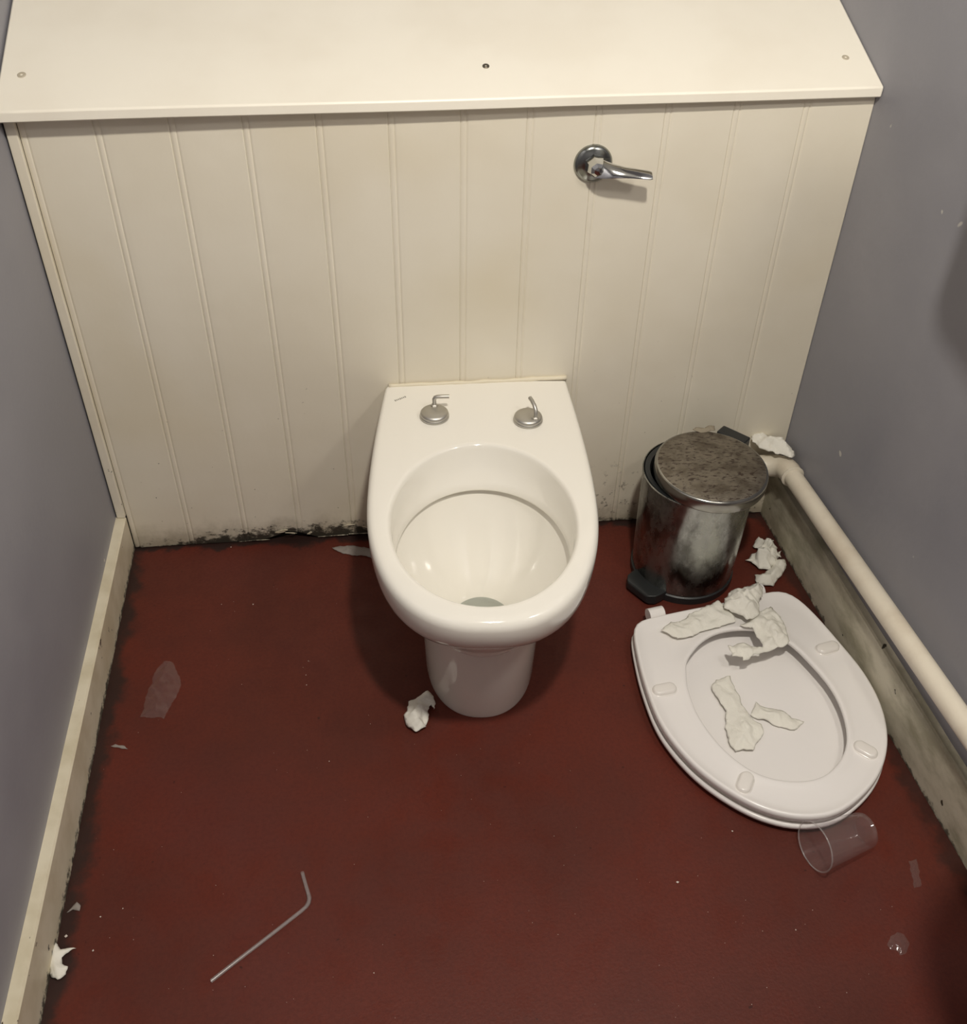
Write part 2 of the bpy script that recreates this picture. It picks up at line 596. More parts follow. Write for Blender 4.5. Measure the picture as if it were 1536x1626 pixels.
# ------------------------------------------------------------------ sloping lid of the boxing
SL = 0.40
def lidz(y): return 0.9065 + SL * (y + 0.020)
lid = tag(empty('boxing_lid', (0.66, -0.02, 0.9)), 'white painted sloping board with three screws, capping the grooved panelling', 'board')
v, f = [], []
ny, nx = 10, 40
for side in (0, 1):
    for k in range(ny + 1):
        for i in range(nx + 1):
            yf = -.034 + .0135 * (1.35 * i / nx)
            y = yf + (.455 - yf) * k / ny
            x = (XL(y) + .003) + (XR(y) - XL(y) - .004) * i / nx
            z = lidz(y) + .0012 * noise.noise((x * 2.5, y * 3, 0))
            v.append((x, y + (.004 * 0 if side == 0 else 0), z - side * .017))
nn = (nx + 1) * (ny + 1)
for k in range(ny):
    for i in range(nx):
        a = k * (nx + 1) + i
        f.append((a, a + 1, a + nx + 2, a + nx + 1))
        f.append((nn + a, nn + a + nx + 1, nn + a + nx + 2, nn + a + 1))
for i in range(nx):
    f.append((i, nn + i, nn + i + 1, i + 1))
    a = ny * (nx + 1) + i
    f.append((a, a + 1, nn + a + 1, nn + a))
for k in range(ny):
    a = k * (nx + 1)
    f.append((a, a + nx + 1, nn + a + nx + 1, nn + a))
    a += nx
    f.append((a, nn + a, nn + a + nx + 1, a + nx + 1))
lb = obj('lid_board', v, f, M_LID, lid, smooth=30)
m_ = lb.modifiers.new('bevel', 'BEVEL'); m_.width = .0025; m_.segments = 2; m_.limit_method = 'ANGLE'
M_SCREW = mat('screw_metal', lin(120, 112, 98), 0.45, 0.8)
M_SCREWP = mat('painted_screw', lin(188, 178, 158), 0.5)
tilt = Matrix.Rotation(math.atan(SL), 4, 'X')
for (sx, sy, mm, rr) in ((.014, .039, M_SCREWP, .0065), (.709, .043, M_SCREW, .0055), (1.292, .05, M_SCREWP, .006)):
    hd = lathe([(rr * 1.0, -.002), (rr, .0004), (rr * .8, .0012), (rr * .35, .0010), (rr * .3, -.0005)], (sx, sy, lidz(sy)), 20, True, True, tilt)
    s_ = obj('screw', hd[0], hd[1], mm, lid, smooth=30)
    v, f = box((sx, sy, lidz(sy) + .0011), (rr * 1.5, rr * .28, .0006), .5, math.atan(SL))
    obj('slot', v, f, M_DARK, s_, world=False)

# ------------------------------------------------------------------ toilet pan
PAN_A = math.atan(0.070)
pan = tag(empty('toilet_pan', (0.6975, -0.002, 0)), 'white china toilet pan with no seat, backed against the panelling', 'toilet')
VD = Vector((-math.sin(PAN_A), -math.cos(PAN_A), 0))
UD = Vector((math.cos(PAN_A), -math.sin(PAN_A), 0))
PO = Vector((0.6975, 0, 0))


def pw(u, v, z):
    p = PO + UD * u + VD * v
    if p.y > -.003: p.y = -.003
    return Vector((p.x, p.y, z))


NS = 96
def outline(F, w, b, v0, p, z):
    """D-shaped outline, same vertex count for every level: back edge, side, round front, side"""
    pts = []
    half = []
    nb, ns, nf = 8, 14, 27
    for i in range(nb): half.append((b * i / nb, 0.0))
    for i in range(ns):
        t = i / ns
        half.append((b + (w - b) * math.sin(t * math.pi / 2), v0 * t))
    for i in range(nf):
        a = (math.pi / 2) * i / (nf - 1)
        c_, s_ = max(0, math.cos(a)), math.sin(a)
        half.append((w * c_ ** (2 / p), v0 + (F - v0) * s_ ** (2 / p)))
    for (u, v) in half: pts.append(pw(u, v, z))
    for (u, v) in half[-2:0:-1]: pts.append(pw(-u, v, z))
    return pts


secs = [(0.0, .484, .097, .095, .34, 2.2), (.008, .486, .098, .096, .34, 2.2), (.10, .489, .102, .098, .34, 2.2), (.19, .496, .108, .10, .34, 2.3), (.224, .500, .112, .106, .34, 2.4),
        (.229, .503, .114, .108, .34, 2.4), (.2315, .514, .122, .114, .33, 2.5), (.239, .530, .137, .124, .32, 2.7), (.255, .549, .151, .137, .31, 2.7), (.275, .568, .164, .149, .30, 2.6), (.297, .587, .176, .159, .30, 2.5), (.312, .598, .1825, .166, .30, 2.45),
        (.324, .6045, .185, .168, .30, 2.4), (.340, .608, .1865, .170, .30, 2.4), (.357, .610, .187, .1705, .30, 2.4), (.3645, .6085, .1865, .170, .30, 2.4), (.3700, .6045, .184, .1685, .30, 2.4), (.3732, .599, .180, .1665, .30, 2.4), (.3742, .592, .175, .164, .30, 2.4), (.3744, .586, .170, .160, .30, 2.4)]
loops = [outline(F, w_, b, v0, p, z) for (z, F, w_, b, v0, p) in secs]
n = len(loops[0])


def ell(vc, lv, wu, z, ref, p=2.0):
    """ellipse-like loop with vertices paired to the outline's by angle"""
    out = []
    c = PO + VD * .36
    for q in ref:
        d = Vector((q.x, q.y, 0)) - (PO + VD * vc)
        u, v = d.dot(UD) / wu, d.dot(VD) / lv
        a = math.atan2(v, u)
        cu, cv = math.cos(a), math.sin(a)
        out.append(pw(math.copysign(abs(cu) ** (2 / p), cu) * wu, vc + math.copysign(abs(cv) ** (2 / p), cv) * lv, z))
    return out


ref = loops[-1]
inner = [(.384, .197, .1555, .3745, 2.0), (.383, .1935, .152, .3743, 2.0), (.383, .1905, .149, .3730, 2.0), (.383, .1885, .147, .3705, 2.0), (.383, .1870, .1455, .366, 2.0),
         (.386, .181, .144, .340, 2.0), (.392, .170, .141, .315, 2.0), (.395, .164, .139, .306, 2.0), (.395, .164, .140, .3025, 2.0), (.394, .168, .1435, .3025, 2.0), (.394, .174, .149, .309, 2.0),
         (.392, .180, .153, .309, 2.0), (.393, .176, .150, .300, 2.0), (.395, .168, .143, .280, 2.0), (.400, .148, .124, .245, 2.0), (.407, .120, .098, .210, 2.0), (.412, .094, .075, .185, 2.0),
         (.416, .074, .060, .165, 2.0), (.417, .066, .054, .150, 2.0), (.417, .060, .050, .12, 2.0), (.417, .05, .042, .095, 2.0), (.417, .02, .02, .088, 2.0)]
for (vc, lv, wu, z, p) in inner: loops.append(ell(vc, lv, wu, z, ref, p))
v, f = loft(loops, True, True)
body = obj('pan_body', v, f, M_CHINA, pan, smooth=55)
# water in the sump
wl = [ell(.416, .068, .0555, .156, ref), ell(.416, .0685, .056, .1575, ref)]
wl += [ell(.416, .03, .025, .1575, ref)]
v, f = loft(wl, True, True)
obj('water', v, f, M_WATER, pan)
tag(pan.children[-1], 'still grey water in the bowl') if pan.children else None
# sealant along the back edge of the pan
random.seed(3)
path, rad = [], []
for i in range(41):
    u = -.165 + .335 * i / 40
    q = PO + UD * u
    path.append((q.x, -.0035, .3752 + .0012 * noise.noise((u * 30, 0, 0)) + .001 * max(0, u / .17)))
    rad.append(.0036 + .0016 * noise.noise((u * 45, 5, 0)) + .0015 * max(0, u / .17))
v, f = tube(path, rad, 10)
obj('sealant_bead', v, f, M_CAULK, pan, smooth='all')
# faint printed maker's mark, worn illegible
mk = []
for i in range(7):
    c_ = px((628 + i * 2.6, 636.5 - i * 1.0), 2, .3742)
    mk.append(box((c_.x, c_.y, .3748), (.0018, .0045 if i in (0, 3, 6) else .0030, .0006), .35))
v, f = join(*mk)
obj('maker_mark', v, f, M_MARK, pan)
# the two hinge fittings left behind by the seat
def hinge_cap(cx, cy, rod, rrad):
    z0 = .3738
    prof = [(.0245, z0), (.0262, z0 + .002), (.0262, z0 + .005), (.0250, z0 + .0065), (.0255, z0 + .008), (.0245, z0 + .011), (.0215, z0 + .0135), (.012, z0 + .0145), (.001, z0 + .0147)]
    v, f = lathe([(r, z) for r, z in prof], (cx, cy, 0), 40, True, True)
    cap = obj('hinge_cap', v, f, M_STEEL, pan, smooth=50)
    inv = Vector(pan.location)
    v, f = tube([Vector(q) - inv for q in rod], rrad, 14)
    obj('hinge_pin', v, f, M_STEEL, cap, smooth=60, world=False)
    b0 = Vector(rod[0]) - inv
    v, f = lathe([(.0066, -.002), (.0066, .003), (.004, .0045)], b0 + Vector((0, 0, .002)), 6, True, True)
    obj('nut', v, f, M_STEEL, cap, world=False)
    return cap


c1 = px((690, 655), 2, .384)
rx, ry = px((690, 644), 2, .388).x, px((690, 644), 2, .388).y
hinge_cap(c1.x, c1.y, [(rx, ry, .385), (rx, ry, .396), (rx - .0003, ry, .402), (rx + .0015, ry, .4055), (rx + .005, ry - .0005, .4072), (rx + .014, ry - .001, .4075), (rx + .0265, ry - .0015, .4075)], .0036)
c2 = px((839, 661), 2, .384)
rx, ry = px((850, 664), 2, .388).x, px((850, 664), 2, .388).y
hinge_cap(c2.x, c2.y, [(rx, ry, .385), (rx + .0012, ry + .001, .394), (rx + .001, ry + .004, .402), (rx - .001, ry + .012, .408), (rx - .004, ry + .022, .411), (rx - .0065, ry + .029, .412)], .0036)

# ------------------------------------------------------------------ flush lever on the panelling
lever = tag(empty('flush_lever', (0.882, 0, 0.79)), 'chrome flush lever with round rose on the cream panelling', 'flush handle')
RY = Matrix.Rotation(math.radians(90), 4, 'X')    # lathe axis z -> -y
v, f = lathe([(.0315, -.001), (.0318, .002), (.0300, .0055), (.0255, .0085), (.0195, .0095), (.0185, .0100)], (.882, 0, .79), 48, True, True, RY)
obj('rose', v, f, M_ROSE, lever, smooth=35)
v, f = lathe([(.0185, .008), (.0180, .012), (.0155, .024), (.0120, .033), (.0070, .038), (.002, .039)], (.884, 0, .791), 7, True, True, RY)
hub = obj('hub', v, f, M_CHROME, lever, smooth=20)
# tapered flat blade
arm = [(.880, -.022, .7915, .0085, .0135), (.893, -.031, .7920, .0085, .0115), (.908, -.038, .7915, .0080, .0080), (.928, -.042, .7900, .0075, .0050), (.950, -.0445, .788, .0078, .0034), (.966, -.0455, .786, .0078, .0030), (.9705, -.0455, .7855, .0065, .0020)]
loops = []
for (ax, ay, az, hw, ht) in arm:
    L = []
    for k in range(16):
        a = 2 * math.pi * k / 16
        cu, cv = math.cos(a), math.sin(a)
        # blade lies flat: wide across depth and height diagonally
        du = math.copysign(abs(cu) ** .6, cu) * hw
        dv = math.copysign(abs(cv) ** .6, cv) * ht
        ta = math.radians(28)
        L.append((ax, ay + du * math.cos(ta) * -1 + dv * math.sin(ta), az - du * math.sin(ta) * 1 + -dv * math.cos(ta) * -1))
    loops.append(L)
v, f = loft(loops)
obj('lever_arm', v, f, M_CHROME, lever, smooth=35)

# ------------------------------------------------------------------ waste pipe along the right wall
pipe = tag(empty('waste_pipe', (1.318, -.08, .18)), 'cream painted waste pipe running along the grey wall above the dirty skirting', 'pipe')
A, B = Vector((1.3175, -.086, .181)), Vector((1.3525, -.731, .2165))
d = (B - A).normalized()
tt = [A + d * (L * .05) for L in range(0, 53)]
tt = [q for q in tt if q.y > -1.17]
Q = tt[-1]
tt += [Q + d * .02, Q + d * .032 + Vector((0, 0, .004)), Q + d * .04 + Vector((0, 0, .012)), Q + d * .043 + Vector((0, 0, .03)), Q + d * .043 + Vector((-.02, 0, .22)), Q + d * .043 + Vector((-.10, -.01, .30)), Q + d * .043 + Vector((-.12, -.012, .36)), Q + d * .043 + Vector((-.121, -.012, .400))]
v, f = tube([A - d * .02] + tt, .0185, 28)
obj('pipe_run', v, f, M_PIPE, pipe, smooth=50)
# elbow turning left behind the bin and into the panelling
ctr = []
E0 = A + d * .0
path = [E0 + d * .012, E0 - d * .004, E0 - d * .016 + Vector((-.001, 0, -.001)), E0 + Vector((-.006, .028, -.006)), E0 + Vector((-.018, .040, -.012)), E0 + Vector((-.035, .047, -.016)), E0 + Vector((-.06, .050, -.018)), E0 + Vector((-.09, .051, -.019))]
v, f = tube(path, [.0215, .0225, .0225, .0225, .0225, .0222, .0205, .0205], 28)
obj('elbow', v, f, M_PIPE, pipe, smooth=50)
v, f = tube([E0 + d * .010, E0 + d * .0125, E0 + d * .015], [.0222, .0232, .0200], 28)
obj('elbow_lip', v, f, M_PIPE, pipe, smooth=40)

# ------------------------------------------------------------------ pedal bin
BC = Vector((1.1035, -.152, 0))
pb = tag(empty('pedal_bin', BC), 'round stainless steel pedal bin with a rust specked lid, in the corner by the pan', 'bin')
v, f = lathe([(.0985, .012), (.1000, .030), (.1020, .10), (.1040, .20), (.1048, .246), (.1066, .2475), (.1066, .2515), (.1045, .2525), (.1035, .250), (.1025, .20), (.0985, .03)], BC, 72)
obj('bin_body', v, f, M_BIN, pb, smooth=40)
v, f = lathe([(.098, .0), (.1015, .0), (.1025, .004), (.1020, .016), (.0985, .018), (.0975, .012)], BC, 72, True, True)
obj('base_ring', v, f, M_BLACK, pb, smooth=40)
v, f = lathe([(.1030, .249), (.1015, .2525), (.0925, .2515), (.0905, .246), (.0880, .10), (.0850, .03), (.001, .028)], BC, 64, False, True)
obj('inner_bucket', v, f, M_BLACK, pb, smooth=40)
# lid sits askew: pushed to the right and forward
LO = BC + Vector((.0135, -.0165, 0))
tl = Matrix.Translation((0, 0, .2665)) @ Matrix.Rotation(math.radians(1.6), 4, 'X') @ Matrix.Rotation(math.radians(1.2), 4, 'Y') @ Matrix.Translation((0, 0, -.2665))
v, f = lathe([(.0985, .256), (.1030, .2545), (.1042, .257), (.1042, .274), (.1032, .278), (.1010, .2800), (.0985, .2803)], LO, 72, True, True, tl)
ld = obj('bin_lid', v, f, M_BIN2, pb, smooth=40)
v, f = lathe([(.1000, .2798), (.0975, .2812), (.080, .2833), (.050, .2852), (.02, .2862), (.001, .2864)], LO - BC, 72, True, True, tl)
tag(obj('lid_top', v, f, M_LIDTOP, ld, smooth=40, world=False), 'pitted lid top covered in rust specks')
a = math.radians(43)
hd = Vector((math.cos(a), math.sin(a), 0))
v, f = box(BC + hd * .1175 + Vector((0, 0, .245)), (.027, .060, .060), a)
bevel(obj('hinge_block', v, f, M_BLACK, pb), .003)
a = math.radians(214)
pd = Vector((math.cos(a), math.sin(a), 0))
sd = Vector((-pd.y, pd.x, 0))
loops = []
for (rr, hw, z0, z1) in ((.085, .040, .004, .024), (.105, .040, .004, .026), (.119, .038, .004, .027), (.129, .030, .005, .0265), (.133, .024, .008, .024)):
    c_ = BC + pd * rr
    loops.append([c_ - sd * hw + Vector((0, 0, z0)), c_ + sd * hw + Vector((0, 0, z0)), c_ + sd * hw + Vector((0, 0, z1)), c_ - sd * hw + Vector((0, 0, z1))])
v, f = loft(loops)
bevel(obj('pedal', v, f, M_BLACK, pb), .002)

# ------------------------------------------------------------------ the broken-off seat with its lid, upside down on the floor
seat = tag(empty('fallen_toilet_seat', (1.15, -.51, 0)), 'broken-off white toilet seat lying upside down on its lid beside the pipe', 'toilet seat')
OUT = [(1006.6, 997), (1012, 987), (1027, 982), (1080, 970), (1136, 959), (1180, 949), (1217.5, 940.6), (1239, 937), (1261, 945), (1292, 972), (1339, 1025), (1374, 1069), (1399, 1116), (1410, 1162), (1406.6, 1203), (1389, 1241), (1355, 1275),
       (1317.5, 1294), (1261, 1296), (1199, 1278), (1136, 1241), (1089, 1200), (1049, 1147), (1024, 1084), (1011, 1031)]
INN = [(1092.5, 1047), (1091, 1070), (1094, 1094), (1111, 1137.5), (1149, 1187.5), (1199, 1225), (1252, 1239), (1302, 1234), (1333, 1209), (1345.6, 1175), (1339, 1131), (1317.5, 1087.5), (1280, 1044), (1252, 1019), (1217, 1002), (1180, 998), (1142.5, 1003), (1114, 1019)]
ZT = .046
def closed_spline(pts, per=10):
    out = []
    n = len(pts)
    for i in range(n):
        p0, p1, p2, p3 = (pts[(i + k) % n] for k in (-1, 0, 1, 2))
        for k in range(per):
            t = k / per
            out.append(.5 * ((2 * p1) + (p2 - p0) * t + (2 * p0 - 5 * p1 + 4 * p2 - p3) * t * t + (3 * p1 - p0 - 3 * p2 + p3) * t ** 3))
    return out


def polar(pts, c, n=128):
    """radius of the closed curve about c at n even angles"""
    res = []
    m = len(pts)
    for k in range(n):
        a = 2 * math.pi * k / n
        d_ = Vector((math.cos(a), math.sin(a)))
        best = 0
        for i in range(m):
            p, q = pts[i] - c, pts[(i + 1) % m] - c
            e = q - p
            den = d_.x * e.y - d_.y * e.x
            if abs(den) < 1e-12: continue
            t = (p.x * e.y - p.y * e.x) / den
            s = (p.x * d_.y - p.y * d_.x) / den
            if t > 0 and -1e-6 <= s <= 1 + 1e-6: best = max(best, t)
        res.append(best)
    for _ in range(2):
        res = [(res[k - 1] + 2 * res[k] + res[(k + 1) % n]) / 4 for k in range(n)]
    return res


o2 = [Vector((q.x, q.y)) for q in (px(p, 2, ZT) for p in OUT)]
i2 = [Vector((q.x, q.y)) for q in (px(p, 2, ZT) for p in INN)]
SCN = sum(i2, Vector((0, 0))) / len(i2)
RO = polar(closed_spline(o2), SCN)
RI = polar(closed_spline(i2), SCN)
def sloop(fn, z):
    L = []
    for k in range(128):
        a = 2 * math.pi * k / 128
        r = fn(RO[k], RI[k])
        L.append((SCN.x + math.cos(a) * r, SCN.y + math.sin(a) * r, z))
    return L
def S(s, off, z): return sloop(lambda ro, ri: ro + (ri - ro) * s + off, z)
loops = [S(0, -.004, .0300), S(0, 0, .032), S(0, .0005, .040), S(0, -.0005, .0445), S(0, -.003, .0465), S(0, -.006, .0462), S(0, -.009, .0442), S(.25, -.004, .0428), S(.5, 0, .0424), S(.75, .002, .0428),
         S(1, .012, .0440), S(1, .007, .0458), S(1, .003, .0458), S(1, .0008, .0445), S(1, 0, .0425), S(1, .001, .038), S(1, .004, .0365), S(.5, 0, .0375)]
v, f = loft(loops, closed_v=True)
obj('seat_ring', v, f, M_SEAT, seat, smooth='all')
loops = [S(0, -.05, .0), S(0, -.02, .0006), S(0, -.006, .005), S(0, .0015, .013), S(0, .0025, .0185), S(0, .001, .0215), S(0, -.003, .0225), S(0, -.007, .019), S(.3, 0, .0085), S(.6, 0, .0070), S(1, -.02, .0065), S(1, -.08, .0062), sloop(lambda ro, ri: ri * .15, .0062)]
v, f = loft(loops, True, True)
obj('seat_lid', v, f, M_SEAT, seat, smooth='all')
for (e0, e1) in (((1037, 1097), (1074, 1090)), ((1178, 1257), (1190, 1226)), ((1357, 1179), (1394, 1200)), ((1298, 1032), (1332, 1023))):
    a_, b_ = px(e0, 2, .047), px(e1, 2, .047)
    ax = (b_ - a_).normalized()
    sx = Vector((-ax.y, ax.x, 0))
    hl, r0 = (b_ - a_).length / 2, .0115
    c_ = (a_ + b_) / 2
    loops = []
    for (s, z) in ((1.18, .0425), (1.10, .0436), (1.0, .0442), (.97, .0475), (.85, .0497), (.6, .0505)):
        L = []
        for k in range(28):
            t = 2 * math.pi * k / 28
            cx_, sy_ = math.cos(t), math.sin(t)
            off = (hl - r0) * (1 if cx_ >= 0 else -1)
            q = c_ + ax * (off + cx_ * r0 * s) + sx * (sy_ * r0 * s)
            L.append((q.x, q.y, z))
        loops.append(L)
    v, f = loft(loops, True, True)
    obj('buffer', v, f, M_BUFF, seat, smooth=50)
ba = math.atan2(.055, .292)
for (hp, wd) in (((1041, 975), .030), ((1198, 940), .034)):
    c_ = px(hp, 2, .034)
    loops = []
    for k in range(20):
        t = 2 * math.pi * k / 20
        L0 = c_ + Vector((0, 0, math.sin(t) * .0135 - .0005)) + Vector((-math.sin(ba), math.cos(ba), 0)) * (math.cos(t) * .0135)
        loops.append(L0)
    dx = Vector((math.cos(ba), math.sin(ba), 0)) * wd / 2
    v, f = loft([[q - dx for q in loops], [q - dx * .93 for q in loops], [q + dx * .93 for q in loops], [q + dx for q in loops]])
    bl = box(c_ + Vector((math.sin(ba), -math.cos(ba), 0)) * .012 + Vector((0, 0, -.004)), (wd * .9, .026, .016), ba)
    v, f = join((v, f), bl)
    obj('hinge_lug', v, f, M_SEAT, seat, smooth=40)

# ------------------------------------------------------------------ paper and litter
def sheet(name, poly, zb, amp, m, label, cat, group=None, step=.0032, freq=60.0, seed=0, lift=None, thick=.0009, fold=1.0, edge=.35):
    """crumpled or flat scrap cut to a torn outline given in photo pixels and laid at height zb"""
    P2 = [Vector((q.x, q.y)) for q in (px(p, 2, zb + amp * .4) for p in poly)]
    # subdivide and fray the outline
    bd = []
    for i in range(len(P2)):
        a_, b_ = P2[i], P2[(i + 1) % len(P2)]
        k = max(1, int((b_ - a_).length / step))
        for j in range(k):
            q = a_.lerp(b_, j / k)
            nn_ = noise.noise_vector((q.x * 160 + seed, q.y * 160, seed * 1.7))
            bd.append(q + Vector((nn_.x, nn_.y)) * step * .7)
    x0, x1 = min(p.x for p in bd), max(p.x for p in bd)
    y0, y1 = min(p.y for p in bd), max(p.y for p in bd)
    def dist(q):
        best = 9
        for i in range(len(bd)):
            a_, b_ = bd[i], bd[(i + 1) % len(bd)]
            e = b_ - a_
            t = max(0, min(1, (q - a_).dot(e) / max(e.length_squared, 1e-12)))
            best = min(best, (a_ + e * t - q).length)
        return best
    def inside(q):
        c_ = False
        j = len(bd) - 1
        for i in range(len(bd)):
            a_, b_ = bd[i], bd[j]
            if (a_.y > q.y) != (b_.y > q.y) and q.x < (b_.x - a_.x) * (q.y - a_.y) / (b_.y - a_.y) + a_.x: c_ = not c_
            j = i
        return c_
    pts = list(bd)
    rnd = random.Random(seed)
    yy = y0
    row = 0
    while yy < y1:
        xx = x0 + (row % 2) * step / 2
        while xx < x1:
            q = Vector((xx + rnd.uniform(-.2, .2) * step, yy + rnd.uniform(-.2, .2) * step))
            if inside(q) and dist(q) > step * .5: pts.append(q)
            xx += step
        yy += step * .866
        row += 1
    r = delaunay_2d_cdt(pts, [], [list(range(len(bd)))], 1, 1e-7)
    vv, ff = r[0], r[2]
    size = max(x1 - x0, y1 - y0)
    vs = []
    for q in vv:
        dd = min(1.0, dist(q) / (size * .22))
        r1 = 1 - abs(noise.noise((q.x * freq * .5 + seed, q.y * freq * .5, seed))) * 2
        r2 = 1 - abs(noise.noise((q.x * freq * 1.3, q.y * freq * 1.3 + seed, 3.3))) * 2
        r3 = 1 - abs(noise.noise((q.x * freq * .9 + q.y * freq * .5, seed * 2.2, 7.7))) * 2
        hgt = amp * (edge + (1 - edge) * dd) * max(0, .45 + .5 * r1 * fold + .32 * r2 + .3 * r3)
        sh = noise.noise_vector((q.x * freq, q.y * freq, seed + 9)) * amp * .25
        z = zb + max(0, hgt) + (lift(q) if lift else 0)
        vs.append((q.x + sh.x, q.y + sh.y, z))
    o = obj(name, vs, [tuple(t) for t in ff], m, smooth='all')
    if thick:
        md = o.modifiers.new('thick', 'SOLIDIFY')
        md.thickness = thick
        md.offset = 1
    tag(o, label, cat, group)
    return o


G = 'scraps of tissue'
ZS, ZLID, ZF = .0470, .0075, .0008
sheet('tissue', [(1050, 1001), (1064, 988), (1082, 985), (1100, 973), (1120, 963), (1140, 955), (1150, 962), (1166, 978), (1168, 986), (1150, 992), (1130, 999), (1110, 1003), (1098, 1010), (1077, 1014), (1071, 1012)], ZS, .011, M_TISSUE,
      'flat white tissue strip lying along the hinge edge of the fallen seat', 'tissue', G, seed=1, freq=45)
sheet('tissue', [(1150, 968), (1152, 950), (1163, 938), (1180, 934), (1204, 927), (1213, 934), (1208, 950), (1205, 962), (1208, 976), (1186, 985), (1180, 980), (1165, 972)], ZS + .004, .022, M_TISSUE,
      'folded white tissue wad covering the right hinge of the fallen seat', 'tissue', G, seed=2, freq=55)
zdrop = lambda q: -.016 * max(0, min(1, (-.395 - q.y) / .02)) * (1 if q.x < 1.21 else .25)
sheet('tissue', [(1178, 990), (1200, 984), (1206, 972), (1224, 966), (1240, 978), (1250, 998), (1254, 1020), (1230, 1030), (1208, 1038), (1180, 1049), (1178, 1043), (1163, 1044), (1157, 1026), (1172, 1022), (1200, 1026), (1214, 1029), (1207, 1012), (1195, 996)], ZS, .018, M_TISSUE,
      'crumpled white tissue hanging off the seat rim into its opening', 'tissue', G, seed=3, freq=50)
sheet('tissue', [(1129, 1092), (1131, 1086), (1138, 1080), (1160, 1074), (1166, 1092), (1178, 1118), (1192, 1140), (1208, 1152), (1212, 1165), (1203, 1178), (1197, 1192), (1182, 1190), (1168, 1194), (1157, 1178), (1153, 1155), (1155, 1130), (1146, 1118), (1136, 1104)], ZLID, .015, M_TISSUE,
      'twisted white tissue on the left inside the fallen seat opening', 'tissue', G, seed=4, freq=45)
sheet('tissue', [(1192, 1134), (1200, 1114), (1206, 1120), (1216, 1122), (1240, 1126), (1258, 1139), (1276, 1144), (1262, 1158), (1238, 1154), (1214, 1143), (1206, 1142)], ZLID, .013, M_TISSUE,
      'fan shaped white tissue, right of the twisted one inside the seat opening', 'tissue', G, seed=5, freq=45)
sheet('tissue', [(1197, 860), (1202, 850), (1212, 856), (1222, 858), (1226, 851), (1232, 860), (1236, 874), (1245, 873), (1237, 881), (1232, 890), (1222, 902), (1204, 897), (1187, 886), (1194, 880), (1200, 870)], ZF, .030, M_TISSUE,
      'crumpled ball of white tissue between the bin and the dirty skirting', 'tissue', G, seed=6, freq=75, step=.0035, edge=.2)
sheet('tissue', [(1198, 914), (1214, 910), (1226, 897), (1232, 889), (1247, 886), (1248, 902), (1236, 918), (1228, 928), (1208, 926), (1199, 920)], ZF, .018, M_TISSUE,
      'curved white tissue strip on the floor just above the fallen seat', 'tissue', G, seed=7, freq=40, edge=.3)
sheet('tissue', [(643, 1132), (650, 1113), (662, 1107), (674, 1101), (685, 1100), (690, 1106), (688, 1128), (685, 1117), (681, 1122), (681, 1142), (675, 1156), (663, 1162), (651, 1156), (646, 1146)], ZF, .022, M_TISSUE,
      'crumpled white tissue at the foot of the toilet pan', 'tissue', G, seed=8, freq=60, step=.0035)
sheet('tissue', [(84, 1502), (89, 1495), (96, 1508), (120, 1504), (104, 1514), (97, 1520), (98, 1530), (106, 1534), (103, 1548), (90, 1556), (79, 1545), (76, 1524), (80, 1510)], ZF, .010, M_TISSUE,
      'fluffy white tissue scrap against the left skirting', 'tissue', G, seed=9, freq=70, step=.003)
sheet('tissue', [(528, 870), (540, 866), (556, 866), (572, 868), (588, 870), (600, 878), (612, 890), (596, 888), (580, 882), (560, 881), (545, 878)], ZF, .007, M_WET,
      'soggy grey tissue strip on the floor behind the left of the pan', 'tissue', G, seed=10, freq=50)
sheet('tissue', [(176, 1185), (184, 1182), (196, 1184), (203, 1189), (192, 1189), (186, 1187)], ZF, .003, M_WET,
      'tiny pale paper shred on the floor below the clear wrapper', 'tissue', G, seed=11, step=.002)
sheet('tissue', [(106, 1449), (116, 1438), (122, 1432), (129, 1438), (126, 1446), (116, 1444)], ZF, .003, M_WET,
      'small grey paper shred by the skirting, above the fluffy scrap', 'tissue', G, seed=12, step=.002)
G2 = 'clear wrappers on the floor'
sheet('wrapper', [(224, 1138), (232, 1108), (248, 1062), (262, 1048), (275, 1051), (288, 1080), (284, 1098), (268, 1124), (260, 1141), (252, 1138), (243, 1141)], ZF, .009, M_FILM,
      'clear plastic wrapper lying flat on the red floor at left', 'wrapper', G2, seed=13, freq=70, thick=0)
sheet('wrapper', [(1444, 1368), (1455, 1364), (1461, 1384), (1463, 1406), (1452, 1411), (1449, 1390)], ZF, .005, M_FILM,
      'narrow clear wrapper shred on the floor below the cup', 'wrapper', G2, seed=14, freq=60, thick=0, step=.003)
sheet('wrapper', [(1410, 1500), (1414, 1488), (1424, 1480), (1436, 1484), (1445, 1497), (1440, 1514), (1430, 1519), (1424, 1508), (1414, 1508)], ZF, .003, M_FILM,
      'small round clear plastic scrap near the bottom right corner', 'wrapper', G2, seed=15, freq=60, thick=0, step=.003)
# peeling lump over the pipe elbow
c_ = px((1228, 706), 2, .215)
sheet('filler_flap', [(1194, 692), (1203, 688), (1222, 693), (1246, 700), (1258, 712), (1262, 724), (1256, 728), (1240, 722), (1220, 716), (1206, 708), (1196, 702)], .205, .017, M_TISSUE,
      'white peeling flap resting over the pipe elbow in the corner', 'flap', None, seed=16, freq=75, thick=.0015)
sheet('dust_clump', [(1100, 682), (1106, 679), (1118, 680), (1126, 676), (1135, 677), (1136, 683), (1122, 686), (1108, 686)], .2815, .006, mat('grey_dust', lin(150, 140, 122), .95),
      'grey dust clump on the back edge of the bin lid', 'dust', None, seed=17, freq=120, step=.0025)

